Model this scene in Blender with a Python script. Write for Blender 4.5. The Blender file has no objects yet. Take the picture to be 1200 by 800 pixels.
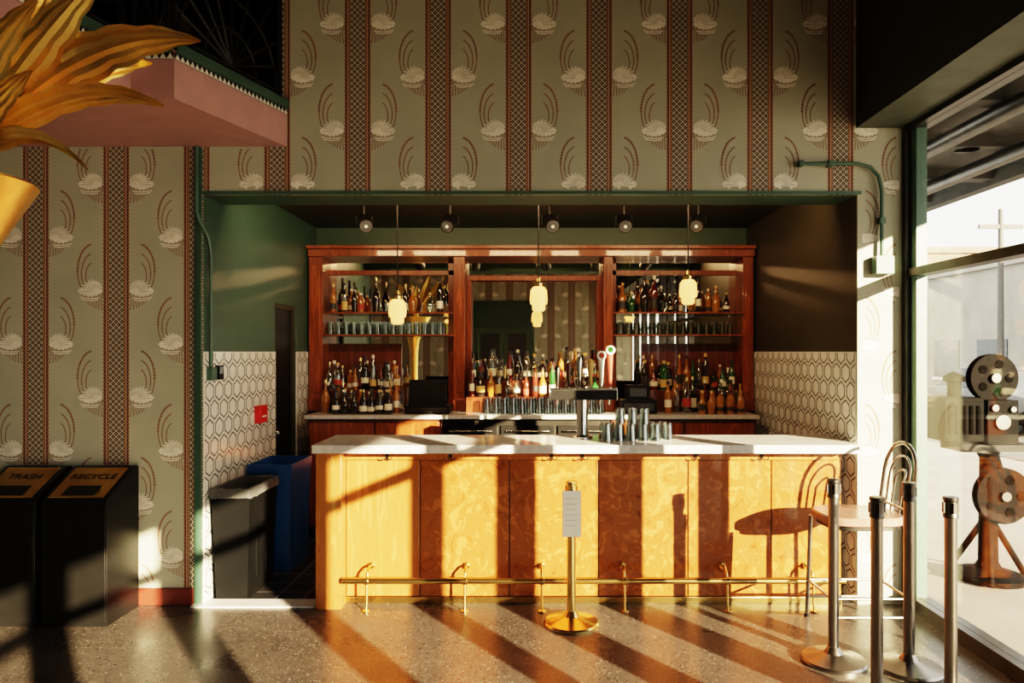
import bpy, math, random
from mathutils import Vector
random.seed(7)
scene = bpy.context.scene
H = 1.717          # eye height
YW = 4.756         # main wall plane
# ---------------------------------------------------------------- node helpers
class E:
    nt = None
    def __init__(s, sock): s.s = sock
    @staticmethod
    def m(op, a, b=None, c=None):
        n = E.nt.nodes.new('ShaderNodeMath'); n.operation = op
        for i, v in enumerate((a, b, c)):
            if v is None: continue
            if isinstance(v, E): E.nt.links.new(v.s, n.inputs[i])
            else: n.inputs[i].default_value = v
        return E(n.outputs[0])
    def __add__(s, o): return E.m('ADD', s, o)
    def __sub__(s, o): return E.m('SUBTRACT', s, o)
    def __mul__(s, o): return E.m('MULTIPLY', s, o)
    def __truediv__(s, o): return E.m('DIVIDE', s, o)
    def lt(s, o): return E.m('LESS_THAN', s, o)
    def gt(s, o): return E.m('GREATER_THAN', s, o)
    def abs(s): return E.m('ABSOLUTE', s)
    def frac(s): return E.m('FRACT', s)

def newmat(name):
    m = bpy.data.materials.new(name); m.use_nodes = True
    nt = m.node_tree; E.nt = nt
    return m, nt, nt.nodes['Principled BSDF']

def mixc(nt, fac, a, b):
    n = nt.nodes.new('ShaderNodeMix'); n.data_type = 'RGBA'
    if isinstance(fac, E): nt.links.new(fac.s, n.inputs[0])
    else: n.inputs[0].default_value = fac
    for v, i in ((a, 6), (b, 7)):
        if isinstance(v, (tuple, list)): n.inputs[i].default_value = (*v[:3], 1)
        else: nt.links.new(v, n.inputs[i])
    return n.outputs[2]

def objcoord(nt, scale=(1, 1, 1)):
    tc = nt.nodes.new('ShaderNodeTexCoord'); mp = nt.nodes.new('ShaderNodeMapping')
    mp.inputs['Scale'].default_value = scale
    nt.links.new(tc.outputs['Object'], mp.inputs[0])
    return mp.outputs[0]

def noise(nt, co, scale, detail=4, rough=.5, dist=0):
    n = nt.nodes.new('ShaderNodeTexNoise'); nt.links.new(co, n.inputs['Vector'])
    n.inputs['Scale'].default_value = scale; n.inputs['Detail'].default_value = detail
    n.inputs['Roughness'].default_value = rough; n.inputs['Distortion'].default_value = dist
    return n.outputs[0]

def ramp(nt, fac, stops):
    r = nt.nodes.new('ShaderNodeValToRGB'); nt.links.new(fac, r.inputs[0])
    el = r.color_ramp.elements
    while len(el) < len(stops): el.new(.5)
    for e, (p, c) in zip(el, stops):
        e.position = p; e.color = (*c, 1)
    return r.outputs[0]

def simple(name, col, rough=.5, metal=0, var=.15, vs=8, emit=0, coat=0, bump=0, spec=.5):
    m, nt, b = newmat(name)
    b.inputs['Specular IOR Level'].default_value = spec
    co = objcoord(nt)
    n = noise(nt, co, vs)
    d = tuple(c * (1 - var) for c in col); l = tuple(min(1, c * (1 + var)) for c in col)
    c = ramp(nt, n, [(.3, d), (.7, l)])
    nt.links.new(c, b.inputs['Base Color'])
    b.inputs['Roughness'].default_value = rough; b.inputs['Metallic'].default_value = metal
    b.inputs['Coat Weight'].default_value = coat
    if emit:
        nt.links.new(c, b.inputs['Emission Color']); b.inputs['Emission Strength'].default_value = emit
    if bump:
        bp = nt.nodes.new('ShaderNodeBump'); bp.inputs['Strength'].default_value = bump
        bp.inputs['Distance'].default_value = .01
        nt.links.new(noise(nt, co, vs * 6), bp.inputs['Height']); nt.links.new(bp.outputs[0], b.inputs['Normal'])
    return m

def wood(name, dark, light, rough=.3, scale=(14, 14, 1.6), ns=1.5, dist=1.2, coat=.3):
    m, nt, b = newmat(name)
    co = objcoord(nt, scale)
    n = noise(nt, co, ns, 7, .6, dist)
    mid = tuple((a + c) / 2 for a, c in zip(dark, light))
    c = ramp(nt, n, [(.28, dark), (.45, mid), (.52, tuple(x * .85 for x in mid)), (.6, light), (.8, mid)])
    nt.links.new(c, b.inputs['Base Color']); b.inputs['Roughness'].default_value = rough
    b.inputs['Coat Weight'].default_value = coat
    return m

def clearglass(name, tint=(.9, .95, .93), gl=.12, fk=.6):
    m, nt, b = newmat(name); nt.nodes.remove(b)
    out = nt.nodes['Material Output']
    t = nt.nodes.new('ShaderNodeBsdfTransparent'); t.inputs[0].default_value = (*tint, 1)
    g = nt.nodes.new('ShaderNodeBsdfGlossy'); g.inputs['Roughness'].default_value = .03
    lw = nt.nodes.new('ShaderNodeLayerWeight'); lw.inputs[0].default_value = .35
    E.nt = nt
    f = E(lw.outputs['Facing']) * fk + gl
    mx = nt.nodes.new('ShaderNodeMixShader'); nt.links.new(f.s, mx.inputs[0])
    nt.links.new(t.outputs[0], mx.inputs[1]); nt.links.new(g.outputs[0], mx.inputs[2])
    nt.links.new(mx.outputs[0], out.inputs[0])
    return m

# ---------------------------------------------------------------- materials
PER = .547; X0 = .441
def wallpaper():
    m, nt, b = newmat('wallpaper_sage')
    tc = nt.nodes.new('ShaderNodeTexCoord'); sp = nt.nodes.new('ShaderNodeSeparateXYZ')
    nt.links.new(tc.outputs['Object'], sp.inputs[0])
    x = E(sp.outputs[0]); z = E(sp.outputs[2])
    u = ((x + (PER * 20 + PER / 2 - X0)) / PER).frac() * PER - PER / 2
    a = u.abs()
    nb = noise(nt, tc.outputs['Object'], 3)
    c = ramp(nt, nb, [(.3, (.40, .415, .34)), (.7, (.46, .47, .385))])
    brown = (.055, .030, .026); cream = (.54, .49, .40); rust = (.25, .085, .045); orange = (.45, .18, .07)
    saw = ((z + a * 1.0) / .026).frac()
    c = mixc(nt, (a + (saw - .5).abs() * .014).lt(.090), c, rust)
    c = mixc(nt, a.lt(.080) * saw.gt(.45), c, brown)
    c = mixc(nt, a.lt(.070), c, cream)
    c = mixc(nt, a.lt(.066), c, brown)
    s = .040
    d1 = ((u + z) / s).frac() - .5; d2 = ((u - z) / s).frac() - .5
    lat = E.m('MINIMUM', d1.abs(), d2.abs()).lt(.11)
    c = mixc(nt, a.lt(.054) * lat, c, cream)
    dot = (d1.abs() + d2.abs()).gt(.84)
    c = mixc(nt, a.lt(.052) * dot, c, cream)
    c = mixc(nt, (a - .060).abs().lt(.0035), c, orange)
    nt.links.new(c, b.inputs['Base Color']); b.inputs['Roughness'].default_value = .75
    return m
M = {}
M['wp'] = wallpaper()
M['swan'] = simple('print_cream', (.84, .81, .74), .7)
M['swan2'] = simple('print_feather_grey', (.30, .27, .20), .7)  # printed quill lines on the wing feathers
M['rust'] = simple('print_rust', (.24, .10, .06), .7)
M['green'] = simple('paint_dark_green', (.045, .095, .075), .45, var=.08)
M['greenl'] = simple('paint_trim_green', (.065, .13, .105), .4, var=.08)
M['olive'] = simple('paint_shaded_olive', (.040, .036, .022), .5, var=.1)  # right alcove wall's lack of sun is put into this dark colour
M['black'] = simple('black_plastic', (.006, .006, .006), .4, spec=.25)
M['blackm'] = simple('black_iron', (.008, .008, .008), .4, .3)
M['pink'] = simple('paint_pink', (.46, .26, .26), .6, var=.06)
M['white'] = simple('white_paint', (.75, .73, .68), .5, var=.03)
M['tile'] = simple('tile_white_glaze', (.80, .80, .76), .18, var=.05)
M['grout'] = simple('grout_grey', (.42, .42, .38), .8)
M['tileb'] = simple('tile_black_line', (.02, .03, .025), .2)
M['ceil'] = simple('ceiling_paint', (.16, .13, .10), .8)
M['brass'] = simple('brass_polished', (.85, .60, .25), .2, 1, var=.06)
M['brassd'] = simple('brass_plate_aged', (.55, .33, .11), .3, 1, var=.1)
M['gold'] = simple('gold_leaf_metal', (1.0, .66, .23), .32, .94, var=.12, vs=14, bump=.15)
M['chrome'] = simple('chrome', (.65, .65, .63), .12, 1, var=.05)
M['steel'] = simple('stanchion_steel', (.25, .23, .215), .28, 1, var=.1)
M['steeld'] = simple('dark_steel', (.09, .085, .08), .35, 1)
M['wood'] = wood('wood_mahogany', (.11, .024, .009), (.33, .085, .024))
M['woodd'] = wood('wood_mahogany_dark', (.06, .015, .007), (.16, .04, .016))
M['honey'] = wood('wood_honey', (.27, .088, .024), (.40, .145, .042), .2, coat=.5)
M['burl'] = wood('wood_burl', (.16, .042, .011), (.40, .135, .038), .18, (1, 1, .8), 9, 1.7, coat=.6)
M['seam'] = simple('panel_seam', (.05, .02, .008), .5)
M['seat'] = wood('wood_seat', (.22, .11, .09), (.34, .19, .15))
M['red'] = simple('red_baseboard_tile', (.16, .03, .02), .35)
M['redp'] = simple('red_alarm_plastic', (.6, .02, .02), .35)
M['paper'] = simple('paper_white', (.9, .9, .88), .8, var=.02)
M['ink'] = simple('ink', (.45, .45, .45), .8)
M['bin'] = simple('bin_black_plastic', (.004, .0045, .005), .45, spec=.15)
M['bag'] = simple('bin_liner_plastic', (.10, .105, .11), .25, bump=.6)
M['blue'] = simple('bin_blue_plastic', (.008, .085, .32), .4)
M['lamp'] = simple('lamp_opal_glass', (1, .47, .12), .3, var=.02, emit=2.3)
M['lens'] = simple('spot_lens', (.6, .58, .5), .1, emit=.15)
M['glass'] = clearglass('drinking_glass')
M['shelfg'] = clearglass('shelf_glass', (.75, .9, .82))
M['winglass'] = clearglass('window_glass', (.95, .97, .95), .02, .08)
M['bclear'] = clearglass('bottle_glass_clear', (.72, .78, .72), .2)
M['bamb'] = simple('bottle_amber', (.30, .12, .025), .08, coat=.6)
M['bgrn'] = simple('bottle_green', (.015, .075, .02), .08, coat=.6)
M['bdark'] = simple('bottle_dark', (.018, .012, .010), .08, coat=.6)
M['bred'] = simple('bottle_red', (.10, .02, .012), .08, coat=.6)
M['lab1'] = simple('label_cream', (.80, .75, .62), .6)
M['lab2'] = simple('label_ochre', (.60, .40, .14), .6)
M['lab3'] = simple('label_black', (.03, .03, .03), .5)
M['lab4'] = simple('label_red', (.35, .05, .03), .6)
m, nt, b = newmat('mirror_glass'); b.inputs['Metallic'].default_value = 1
c = ramp(nt, noise(nt, objcoord(nt), 2), [(.3, (.88, .82, .70)), (.7, (.93, .87, .75))])
nt.links.new(c, b.inputs['Base Color']); b.inputs['Roughness'].default_value = .01; M['mirror'] = m
m, nt, b = newmat('marble_white'); co = objcoord(nt)
c = ramp(nt, noise(nt, co, 3, 8, .65, 1.5), [(.3, (.46, .46, .47)), (.47, (.60, .60, .61)), (.5, (.50, .50, .51)), (.55, (.64, .64, .65))])
nt.links.new(c, b.inputs['Base Color']); b.inputs['Roughness'].default_value = .15; M['marble'] = m
m, nt, b = newmat('floor_polished_terrazzo'); co = objcoord(nt)
base = ramp(nt, noise(nt, co, 1.3, 6, .6), [(.3, (.048, .041, .036)), (.7, (.092, .078, .068))])
E.nt = nt
for sc_, th, fa, colr in ((60, .22, .6, (.28, .24, .20)), (38, .24, .85, (.014, .012, .011)), (27, .13, .7, (.36, .32, .27)), (90, .25, .6, (.018, .015, .013))):
    v = nt.nodes.new('ShaderNodeTexVoronoi'); v.inputs['Scale'].default_value = sc_; nt.links.new(co, v.inputs['Vector'])
    base = mixc(nt, E(v.outputs['Distance']).lt(th) * fa, base, colr)
nt.links.new(base, b.inputs['Base Color'])
rr = ramp(nt, noise(nt, co, 4, 5), [(.3, (.22,) * 3), (.7, (.38,) * 3)]); nt.links.new(rr, b.inputs['Roughness'])
M['floor'] = m
m, nt, b = newmat('floor_black_tile'); co = objcoord(nt)
br = nt.nodes.new('ShaderNodeTexBrick'); nt.links.new(co, br.inputs[0]); br.offset = 0
br.inputs['Color1'].default_value = (.02, .02, .022, 1); br.inputs['Color2'].default_value = (.028, .028, .03, 1)
br.inputs['Mortar'].default_value = (.16, .15, .14, 1); br.inputs['Scale'].default_value = 1
br.inputs['Mortar Size'].default_value = .004; br.inputs['Brick Width'].default_value = .2; br.inputs['Row Height'].default_value = .2
nt.links.new(br.outputs[0], b.inputs['Base Color']); b.inputs['Roughness'].default_value = .25; M['ftile'] = m
M['pave'] = simple('pavement_concrete', (.20, .18, .16), .85, vs=2)
M['road'] = simple('asphalt', (.08, .078, .075), .9, vs=2)
M['bldg'] = simple('stucco_pale', (.30, .28, .25), .85, vs=1)
M['bldg2'] = simple('brick_tan', (.18, .13, .10), .85, vs=1)
M['pole'] = simple('pole_grey', (.10, .095, .09), .8)
M['canopy'] = simple('canopy_grey', (.06, .06, .06), .8)
M['dwin'] = simple('window_dark', (.05, .06, .07), .15)
M['projm'] = simple('projector_black_enamel', (.0025, .0027, .003), .7, spec=.05)
M['projd'] = simple('projector_recess', (.001, .001, .001), .8, spec=.03)
M['carp'] = simple('car_paint_grey', (.05, .055, .06), .3, coat=.5)
M['bulk'] = simple('bulkhead_dark', (.018, .021, .017), .6)
M['bulkb'] = simple('bulkhead_underside', (.07, .085, .07), .6)

# ---------------------------------------------------------------- mesh builder
class MB:
    def __init__(s): s.v = []; s.f = []; s.mi = []; s.mats = []
    def mid(s, k):
        m = M[k]
        if m not in s.mats: s.mats.append(m)
        return s.mats.index(m)
    def face(s, idx, k): s.f.append(tuple(idx)); s.mi.append(s.mid(k))
    def poly(s, pts, k):
        n = len(s.v); s.v += [tuple(p) for p in pts]; s.face(range(n, n + len(pts)), k)
    def box(s, x0, x1, y0, y1, z0, z1, k, top=None, bot=None):
        n = len(s.v)
        s.v += [(x0, y0, z0), (x1, y0, z0), (x1, y1, z0), (x0, y1, z0), (x0, y0, z1), (x1, y0, z1), (x1, y1, z1), (x0, y1, z1)]
        for i, q in enumerate(((3, 2, 1, 0), (4, 5, 6, 7), (0, 1, 5, 4), (1, 2, 6, 5), (2, 3, 7, 6), (3, 0, 4, 7))):
            s.face([n + j for j in q], (bot if i == 0 and bot else top if i == 1 and top else k))
    def prism(s, pts, z0, z1, k, top=None, bot=None):
        n = len(s.v); N = len(pts)
        s.v += [(p[0], p[1], z0) for p in pts] + [(p[0], p[1], z1) for p in pts]
        s.face([n + i for i in reversed(range(N))], bot or k); s.face([n + N + i for i in range(N)], top or k)
        for i in range(N):
            j = (i + 1) % N; s.face([n + i, n + j, n + N + j, n + N + i], k)
    def loft(s, rings, k, cap=True, closed=True):
        n = len(s.v); R = len(rings[0])
        for r in rings: s.v += [tuple(p) for p in r]
        for a in range(len(rings) - 1):
            for i in range(R if closed else R - 1):
                j = (i + 1) % R
                s.face([n + a * R + i, n + a * R + j, n + (a + 1) * R + j, n + (a + 1) * R + i], k)
        if cap:
            s.face([n + i for i in reversed(range(R))], k)
            s.face([n + (len(rings) - 1) * R + i for i in range(R)], k)
    def lathe(s, cx, cy, cz, prof, k, n=20, axis='z'):
        rings = []
        for r, h in prof:
            r = max(r, .0004); ring = []
            for i in range(n):
                a = 2 * math.pi * i / n; c, d = r * math.cos(a), r * math.sin(a)
                if axis == 'z': ring.append((cx + c, cy + d, cz + h))
                elif axis == 'y': ring.append((cx + c, cy + h, cz - d))
                else: ring.append((cx + h, cy + c, cz + d))
            rings.append(ring)
        s.loft(rings, k)
    def tube(s, pts, r, k, n=10, r1=None, closed=False):
        pts = [Vector(p) for p in pts]; N = len(pts)
        t = (pts[1] - pts[0]).normalized()
        up = Vector((0, 0, 1)) if abs(t.z) < .9 else Vector((1, 0, 0))
        nrm = t.cross(up).normalized(); rings = []
        for i, p in enumerate(pts):
            if i == 0: tt = pts[1] - pts[0]
            elif i == N - 1: tt = pts[-1] - pts[-2]
            else: tt = (pts[i + 1] - p).normalized() + (p - pts[i - 1]).normalized()
            tt.normalize()
            nrm = (nrm - tt * nrm.dot(tt)).normalized(); bn = tt.cross(nrm)
            rad = r if r1 is None else r + (r1 - r) * i / (N - 1)
            rings.append([p + nrm * rad * math.cos(2 * math.pi * j / n) + bn * rad * math.sin(2 * math.pi * j / n) for j in range(n)])
        s.loft(rings, k)
    def build(s, name, bevel=0, angle=35, parent=None):
        me = bpy.data.meshes.new(name); me.from_pydata(s.v, [], s.f)
        for m_ in s.mats: me.materials.append(m_)
        me.polygons.foreach_set('material_index', s.mi)
        me.polygons.foreach_set('use_smooth', [True] * len(me.polygons))
        me.update(); me.set_sharp_from_angle(angle=math.radians(angle))
        o = bpy.data.objects.new(name, me); scene.collection.objects.link(o)
        if bevel:
            bm = o.modifiers.new('bevel', 'BEVEL'); bm.width = bevel; bm.segments = 2; bm.limit_method = 'ANGLE'
            bm.harden_normals = False
        if parent: o.parent = parent
        return o
def boxo(name, *a, bevel=0, **k):
    m = MB(); m.box(*a, **k); return m.build(name, bevel)

OL, OR, OT = -2.256, 2.198, 2.784    # opening
TT = 1.717                           # tile top
# ---------------------------------------------------------------- shell
boxo('floor', -5.2, 2.6, -4.2, 4.77, -.1, 0, 'floor')
boxo('floor_alcove', -3.4, 2.5, 4.77, 7.25, -.1, .002, 'ftile')
boxo('ceiling', -5.2, 2.6, -4.2, 4.77, 4.8, 4.9, 'ceil')
w = MB()
w.box(-5.2, OL, YW, 4.77, 0, 3.38, 'wp')
w.box(OL, -1.75, YW, 4.77, OT, 3.38, 'wp')
w.box(-1.75, OR, YW, 4.77, OT, 4.8, 'wp')
w.box(OR, 2.5, YW, 4.77, 0, 4.8, 'wp')
wall_back = w.build('wall_back')

def motif(mb, cx, cz, s, y, face, bad):
    """one printed fan-winged swan with reed plumes; u is distance from stripe centre"""
    def add(pts, k, lift):
        P = [(cx + s * u, y + face * lift, cz + v) for u, v in pts]
        for p in P:
            if bad(p[0], p[2]): return
        a = Vector(P[1]) - Vector(P[0]); b_ = Vector(P[2]) - Vector(P[0])
        if a.cross(b_).y * face < 0: P.reverse()
        mb.poly(P, k)
    def stroke(pts, w0, k, lift=.0012, w1=None):
        n = len(pts)
        for i in range(n - 1):
            a, b_ = pts[i], pts[i + 1]; dx, dy = b_[0] - a[0], b_[1] - a[1]; L = math.hypot(dx, dy) or 1
            nx, ny = -dy / L, dx / L
            wa = w0 if w1 is None else w0 + (w1 - w0) * i / (n - 1)
            wb = w0 if w1 is None else w0 + (w1 - w0) * (i + 1) / (n - 1)
            add([(a[0] - nx * wa, a[1] - ny * wa), (b_[0] - nx * wb, b_[1] - ny * wb), (b_[0] + nx * wb, b_[1] + ny * wb), (a[0] + nx * wa, a[1] + ny * wa)], k, lift)
    # nested wheat-ear plumes rising on the outer side, open at the top
    for kx, (cu, cv, ru, rv, a0, a1, dens) in enumerate(((.150, .130, .112, .185, -38, 80, 5), (.150, .110, .084, .140, -40, 76, 4), (.150, .095, .055, .095, -42, 70, 3))):
        pts = []
        for i in range(19):
            a = math.radians(a0 + (a1 - a0) * i / 18)
            pts.append((cu + ru * math.cos(a), cv + rv * math.sin(a)))
        stroke(pts, .0030 if kx == 0 else .0024, 'rust')
        for i in range(dens, 18):
            a, b_ = pts[i], pts[i + 1]; dx, dy = b_[0] - a[0], b_[1] - a[1]; L = math.hypot(dx, dy)
            for sg in ((-1, 1) if kx < 1 else (-1,)):
                h_ = .011 if kx < 2 else .008
                add([a, (a[0] + dx * 1.1 - sg * dy / L * h_, a[1] + dy * 1.1 + sg * dx / L * h_), (a[0] + dx * .7, a[1] + dy * .7)], 'rust', .0013)
    # dense sun-ray shell below and towards the stripe
    for i in range(17):
        a = math.radians(-118 + i * 7.5)
        o = (.100 + .0035 * i, .012); L1 = .165 - .0055 * i
        if o[0] + L1 * math.cos(a) < .092: L1 = max(.05, (o[0] - .092) / max(1e-3, -math.cos(a)))
        stroke([(o[0] + .03 * math.cos(a), o[1] + .03 * math.sin(a)), (o[0] + L1 * math.cos(a), o[1] + L1 * math.sin(a))], .0014, 'rust', .0012, .0028)
    # feathered fan wing
    for i in range(9):
        a = math.radians(2 + i * 12); L_ = (.150, .142, .138, .134, .128, .118, .102, .084, .065)[i]
        o = (.112, -.012); c_, d_ = math.cos(a), math.sin(a)
        tip = (o[0] + L_ * c_, o[1] + L_ * d_ * .85); mid = (o[0] + L_ * .62 * c_, o[1] + L_ * .62 * d_ * .85)
        add([o, (mid[0] + d_ * .013, mid[1] - c_ * .013), tip, (mid[0] - d_ * .013, mid[1] + c_ * .013)], 'swan', .0020 + i * .00005)
        stroke([(o[0] + L_ * .35 * c_, o[1] + L_ * .35 * d_ * .85), (o[0] + L_ * .85 * c_, o[1] + L_ * .85 * d_ * .85)], .0012, 'swan2', .0030)
    up, lo = [], []
    for i in range(13):
        t = i / 12; u = .092 + .165 * t
        up.append((u, .022 * math.sin(math.pi * t) ** .5)); lo.append((u, -.034 * math.sin(math.pi * t) ** .7 - .004 - (.010 if i % 2 else 0)))
    for i in range(12): add([lo[i], lo[i + 1], up[i + 1], up[i]], 'swan', .0018)
    for j in range(2):
        stroke([(.112 + .012 * j, -.052 - .014 * j), (.17, -.058 - .014 * j), (.245 - .012 * j, -.048 - .014 * j)], .0035, 'swan', .0014)

def print_wall(name, y, face, x0, x1, z0, z1, bad):
    mb = MB()
    n0 = math.floor((x0 - X0) / PER) - 1; n1 = math.ceil((x1 - X0) / PER) + 1
    for n in range(n0, n1 + 1):
        cx = X0 + n * PER; base = 2.86 + (.3625 if n % 2 else 0)
        for r in range(-5, 4):
            cz = base + r * .725
            if cz < z0 - .2 or cz > z1 + .2: continue
            for s in (-1, 1): motif(mb, cx, cz, s, y, face, bad)
    return mb.build(name)
def bad_back(x, z):
    if x < -5.1 or x > 2.49 or z < .14 or z > 4.78: return True
    if OL - .045 < x < OR + .03 and z < OT + .03: return True
    if x < -1.76 and z > 3.1: return True
    return False
pm = print_wall('wallpaper_print', YW, -1, -5.1, 2.5, 0, 4.8, bad_back); pm.parent = wall_back

rear = MB(); rear.box(-5.2, 2.6, -4.2, -4.1, 0, 4.8, 'wp'); wr = rear.build('wall_rear')
pr = print_wall('wallpaper_print_rear', -4.1, 1, -5.1, 2.4, 0, 4.8, lambda x, z: x < -5.1 or x > 2.45 or z < .02 or z > 4.75 or (-1.62 < x < .02 and z < 3.1)); pr.parent = wr
# double door with green transom in the rear wall (seen in the bar mirror)
d2 = MB()
d2.box(-1.60, 0.0, -4.098, -4.04, 2.33, 3.06, 'green'); d2.box(-1.50, -.10, -4.04, -4.03, 2.42, 2.97, 'green')
for x in (-1.60, -.08): d2.box(x, x + .08, -4.098, -4.03, .001, 2.33, 'greenl')
for x in (-1.51, -.795):
    d2.box(x, x + .70, -4.098, -4.05, .01, 2.32, 'greenl'); d2.box(x + .10, x + .60, -4.05, -4.045, .9, 2.2, 'dwin'); d2.box(x + .10, x + .60, -4.05, -4.045, .15, .75, 'green')
d2.tube([(-.84, -4.02, 1.0), (-.84, -4.02, 1.35)], .012, 'brass', 8); d2.tube([(-.76, -4.02, 1.0), (-.76, -4.02, 1.35)], .012, 'brass', 8)
d2.build('door_2')
boxo('wall_left', -5.3, -5.2, -4.2, 4.77, 0, 4.8, 'wp')
hd = MB(); hd.box(-2.5, 2.5, 4.77, 5.087, OT, 3.38, 'green'); hd.build('wall_header')
al = MB()
al.box(-2.5, OL, 4.77, 6.085, 0, 3.0, 'green'); al.box(-2.5, OL, 6.62, 7.25, 0, 3.0, 'green')
al.box(-2.5, OL, 6.085, 6.62, 2.14, 3.0, 'green')
al.build('wall_alcove_left')
dr = MB(); dr.box(-2.33, -2.29, 6.09, 6.615, .004, 2.135, 'black'); dr.box(-2.29, -2.262, 6.088, 6.12, .004, 2.138, 'olive'); dr.box(-2.29, -2.262, 6.585, 6.618, .004, 2.138, 'olive'); dr.box(-2.29, -2.262, 6.12, 6.585, 2.105, 2.138, 'olive')  # black panel put in for the doorway's darkness, frame darkened with it
dr.lathe(-2.29, 6.17, 1.0, [(.02, 0), (.02, .02), (.03, .03), (.02, .05)], 'chrome', 14, axis='x'); dr.build('doorway_dark_panel')
boxo('wall_alcove_right', OR, 2.5, 4.77, 7.25, 0, 3.0, 'olive')
boxo('wall_alcove_back', -2.5, 2.5, 7.25, 7.35, 0, 3.0, 'green')
boxo('ceiling_alcove', -2.5, 2.5, 5.087, 7.35, 3.0, 3.1, 'olive')
t = MB(); t.box(OL - .045, OL, 4.735, YW, 0, 3.10, 'green'); t.box(OL, OR + .02, 4.74, YW, OT - .0, OT + .022, 'greenl'); t.build('trim_1')
boxo('baseboard_back', -5.2, OL - .05, 4.735, YW, 0, .115, 'red', bevel=.004)
boxo('trim_2', OL - .05, -1.47, 4.69, 4.83, 0, .012, 'marble')
def hexwall(name, x, face, y0, y1, holes):
    mb = MB(); R = .086; W = R * math.sqrt(3)
    def ok(p): 
        if not (y0 <= p[1] <= y1 and .02 <= p[2] <= TT): return False
        return not any(a < p[1] < b_ for a, b_ in holes)
    xs = x - .008 * (-face)
    segs = []; c0 = y0
    for a, b_ in holes: segs.append((c0, a)); c0 = b_
    segs.append((c0, y1))
    for a, b_ in segs: mb.box(min(x, xs), max(x, xs), a, b_, .002, TT, 'tile')
    def ring(cy, cz, r0, r1, k, lift):
        for i in range(6):
            a = math.radians(60 * i + 30); b_ = math.radians(60 * i + 90)
            for q in range(3):
                t0, t1 = q / 3, (q + 1) / 3
                def pt(r, t): 
                    ya = math.cos(a) * (1 - t) + math.cos(b_) * t; za = math.sin(a) * (1 - t) + math.sin(b_) * t
                    return (xs + face * lift, cy + r * ya, cz + r * za)
                P = [pt(r0, t0), pt(r1, t0), pt(r1, t1), pt(r0, t1)]
                if all(ok(p) for p in P):
                    if face > 0: pass
                    else: P.reverse()
                    mb.poly(P, k)
    row = 0; z = .02
    while z < TT + R:
        y = y0 + (W / 2 if row % 2 else 0)
        while y < y1 + W:
            ring(y, z, R * .72, R * .83, 'tileb', .0012); ring(y, z, R * .98, R, 'grout', .001)
            y += W
        z += 1.5 * R; row += 1
    return mb.build(name)
hexwall('wall_tile_left', OL, 1, 4.77, 7.2, [(6.085, 6.62)])
hexwall('wall_tile_right', OR, -1, 4.77, 7.2, [])
u = MB()
u.box(-5.2, -1.75, 4.77, 6.6, 3.30, 3.38, 'olive'); u.box(-5.2, -1.75, 6.5, 6.6, 3.38, 4.9, 'olive'); u.box(-1.75, -1.65, 4.77, 6.6, 3.38, 4.9, 'olive')
u.box(-5.3, -5.2, 4.77, 6.6, 3.3, 4.9, 'olive'); u.box(-5.2, -1.65, 4.77, 6.6, 4.8, 4.9, 'olive')
u.build('wall_mezzanine')

# ---------------------------------------------------------------- window wall
wf = MB()
XW = 2.5
wf.box(XW, 2.62, -4.2, YW, 0, .09, 'steeld'); wf.box(XW, 2.62, -4.2, YW, 3.2, 3.26, 'steeld')
wf.box(XW + .01, 2.61, -4.2, YW, 2.22, 2.275, 'steeld')
wf.box(XW, 2.60, 4.70, YW, .09, 3.2, 'steeld'); wf.box(XW + .03, 2.60, 4.63, 4.70, .09, 3.2, 'greenl')
for yc, ww in ((3.0, .13), (2.15, .26), (1.2, .22), (.39, .16), (-.75, .2), (-1.9, .2), (-3.1, .2)):
    wf.box(XW, 2.62, yc - ww / 2, yc + ww / 2, .09, 3.2, 'steeld')
wf.box(2.548, 2.556, -4.15, 4.65, .09, 3.2, 'winglass')
wf.build('window_1')
boxo('wall_right', XW, 2.62, -4.2, YW, 3.26, 4.8, 'bulk')
bk = MB(); bk.box(2.187, XW, -4.1, YW - .002, 3.237, 4.8, 'bulk', bot='bulkb'); bk.build('ceiling_bulkhead')

# ---------------------------------------------------------------- outside
boxo('ground_street', 2.62, 60, -30, 60, -.25, -.08, 'pave')
boxo('street_road', 8, 16, -30, 60, -.08, -.07, 'road')
cn = MB(); cn.box(2.62, 4.3, -6, 12, 3.40, 3.7, 'canopy')
for i in range(18): cn.box(2.7, 4.25, -5.6 + i, -5.45 + i, 3.30, 3.40, 'canopy')
cn.box(4.2, 4.32, -6, 12, 3.25, 3.75, 'canopy')
for x in (3.0, 3.7): cn.tube([(x, -6, 3.25), (x, 12, 3.25)], .06, 'steeld', 12)
for i in range(9): cn.lathe(3.4, -4.5 + 2 * i, 3.3, [(.09, 0), (.09, .1)], 'steeld', 16)
cn.build('street_canopy')
def building(name, x0, x1, y0, y1, h, k, nf, nw):
    mb = MB(); mb.box(x0, x1, y0, y1, -.08, h, k); mb.box(x0 - .15, x1 + .1, y0 - .15, y1 + .1, h, h + .3, k)
    for fl in range(nf):
        for i in range(nw):
            a = y0 + (y1 - y0) * (i + .2) / nw; b_ = y0 + (y1 - y0) * (i + .8) / nw; z = .6 + fl * 3
            mb.box(x0 - .04, x0 + .05, a, b_, z, z + 1.6, 'dwin'); mb.box(x0 - .1, x0, a - .1, b_ + .1, z - .12, z, 'white')
            a = x0 + (x1 - x0) * (i + .2) / nw; b_ = x0 + (x1 - x0) * (i + .8) / nw
            mb.box(a, b_, y0 - .04, y0 + .05, z, z + 1.6, 'dwin'); mb.box(a - .1, b_ + .1, y0 - .1, y0, z - .12, z, 'white')
    return mb.build(name)
building('street_building', 18, 26, 20, 32, 5.0, 'bldg', 1, 4)
building('street_building', 17, 30, 34, 52, 6.5, 'bldg2', 2, 5)
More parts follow.
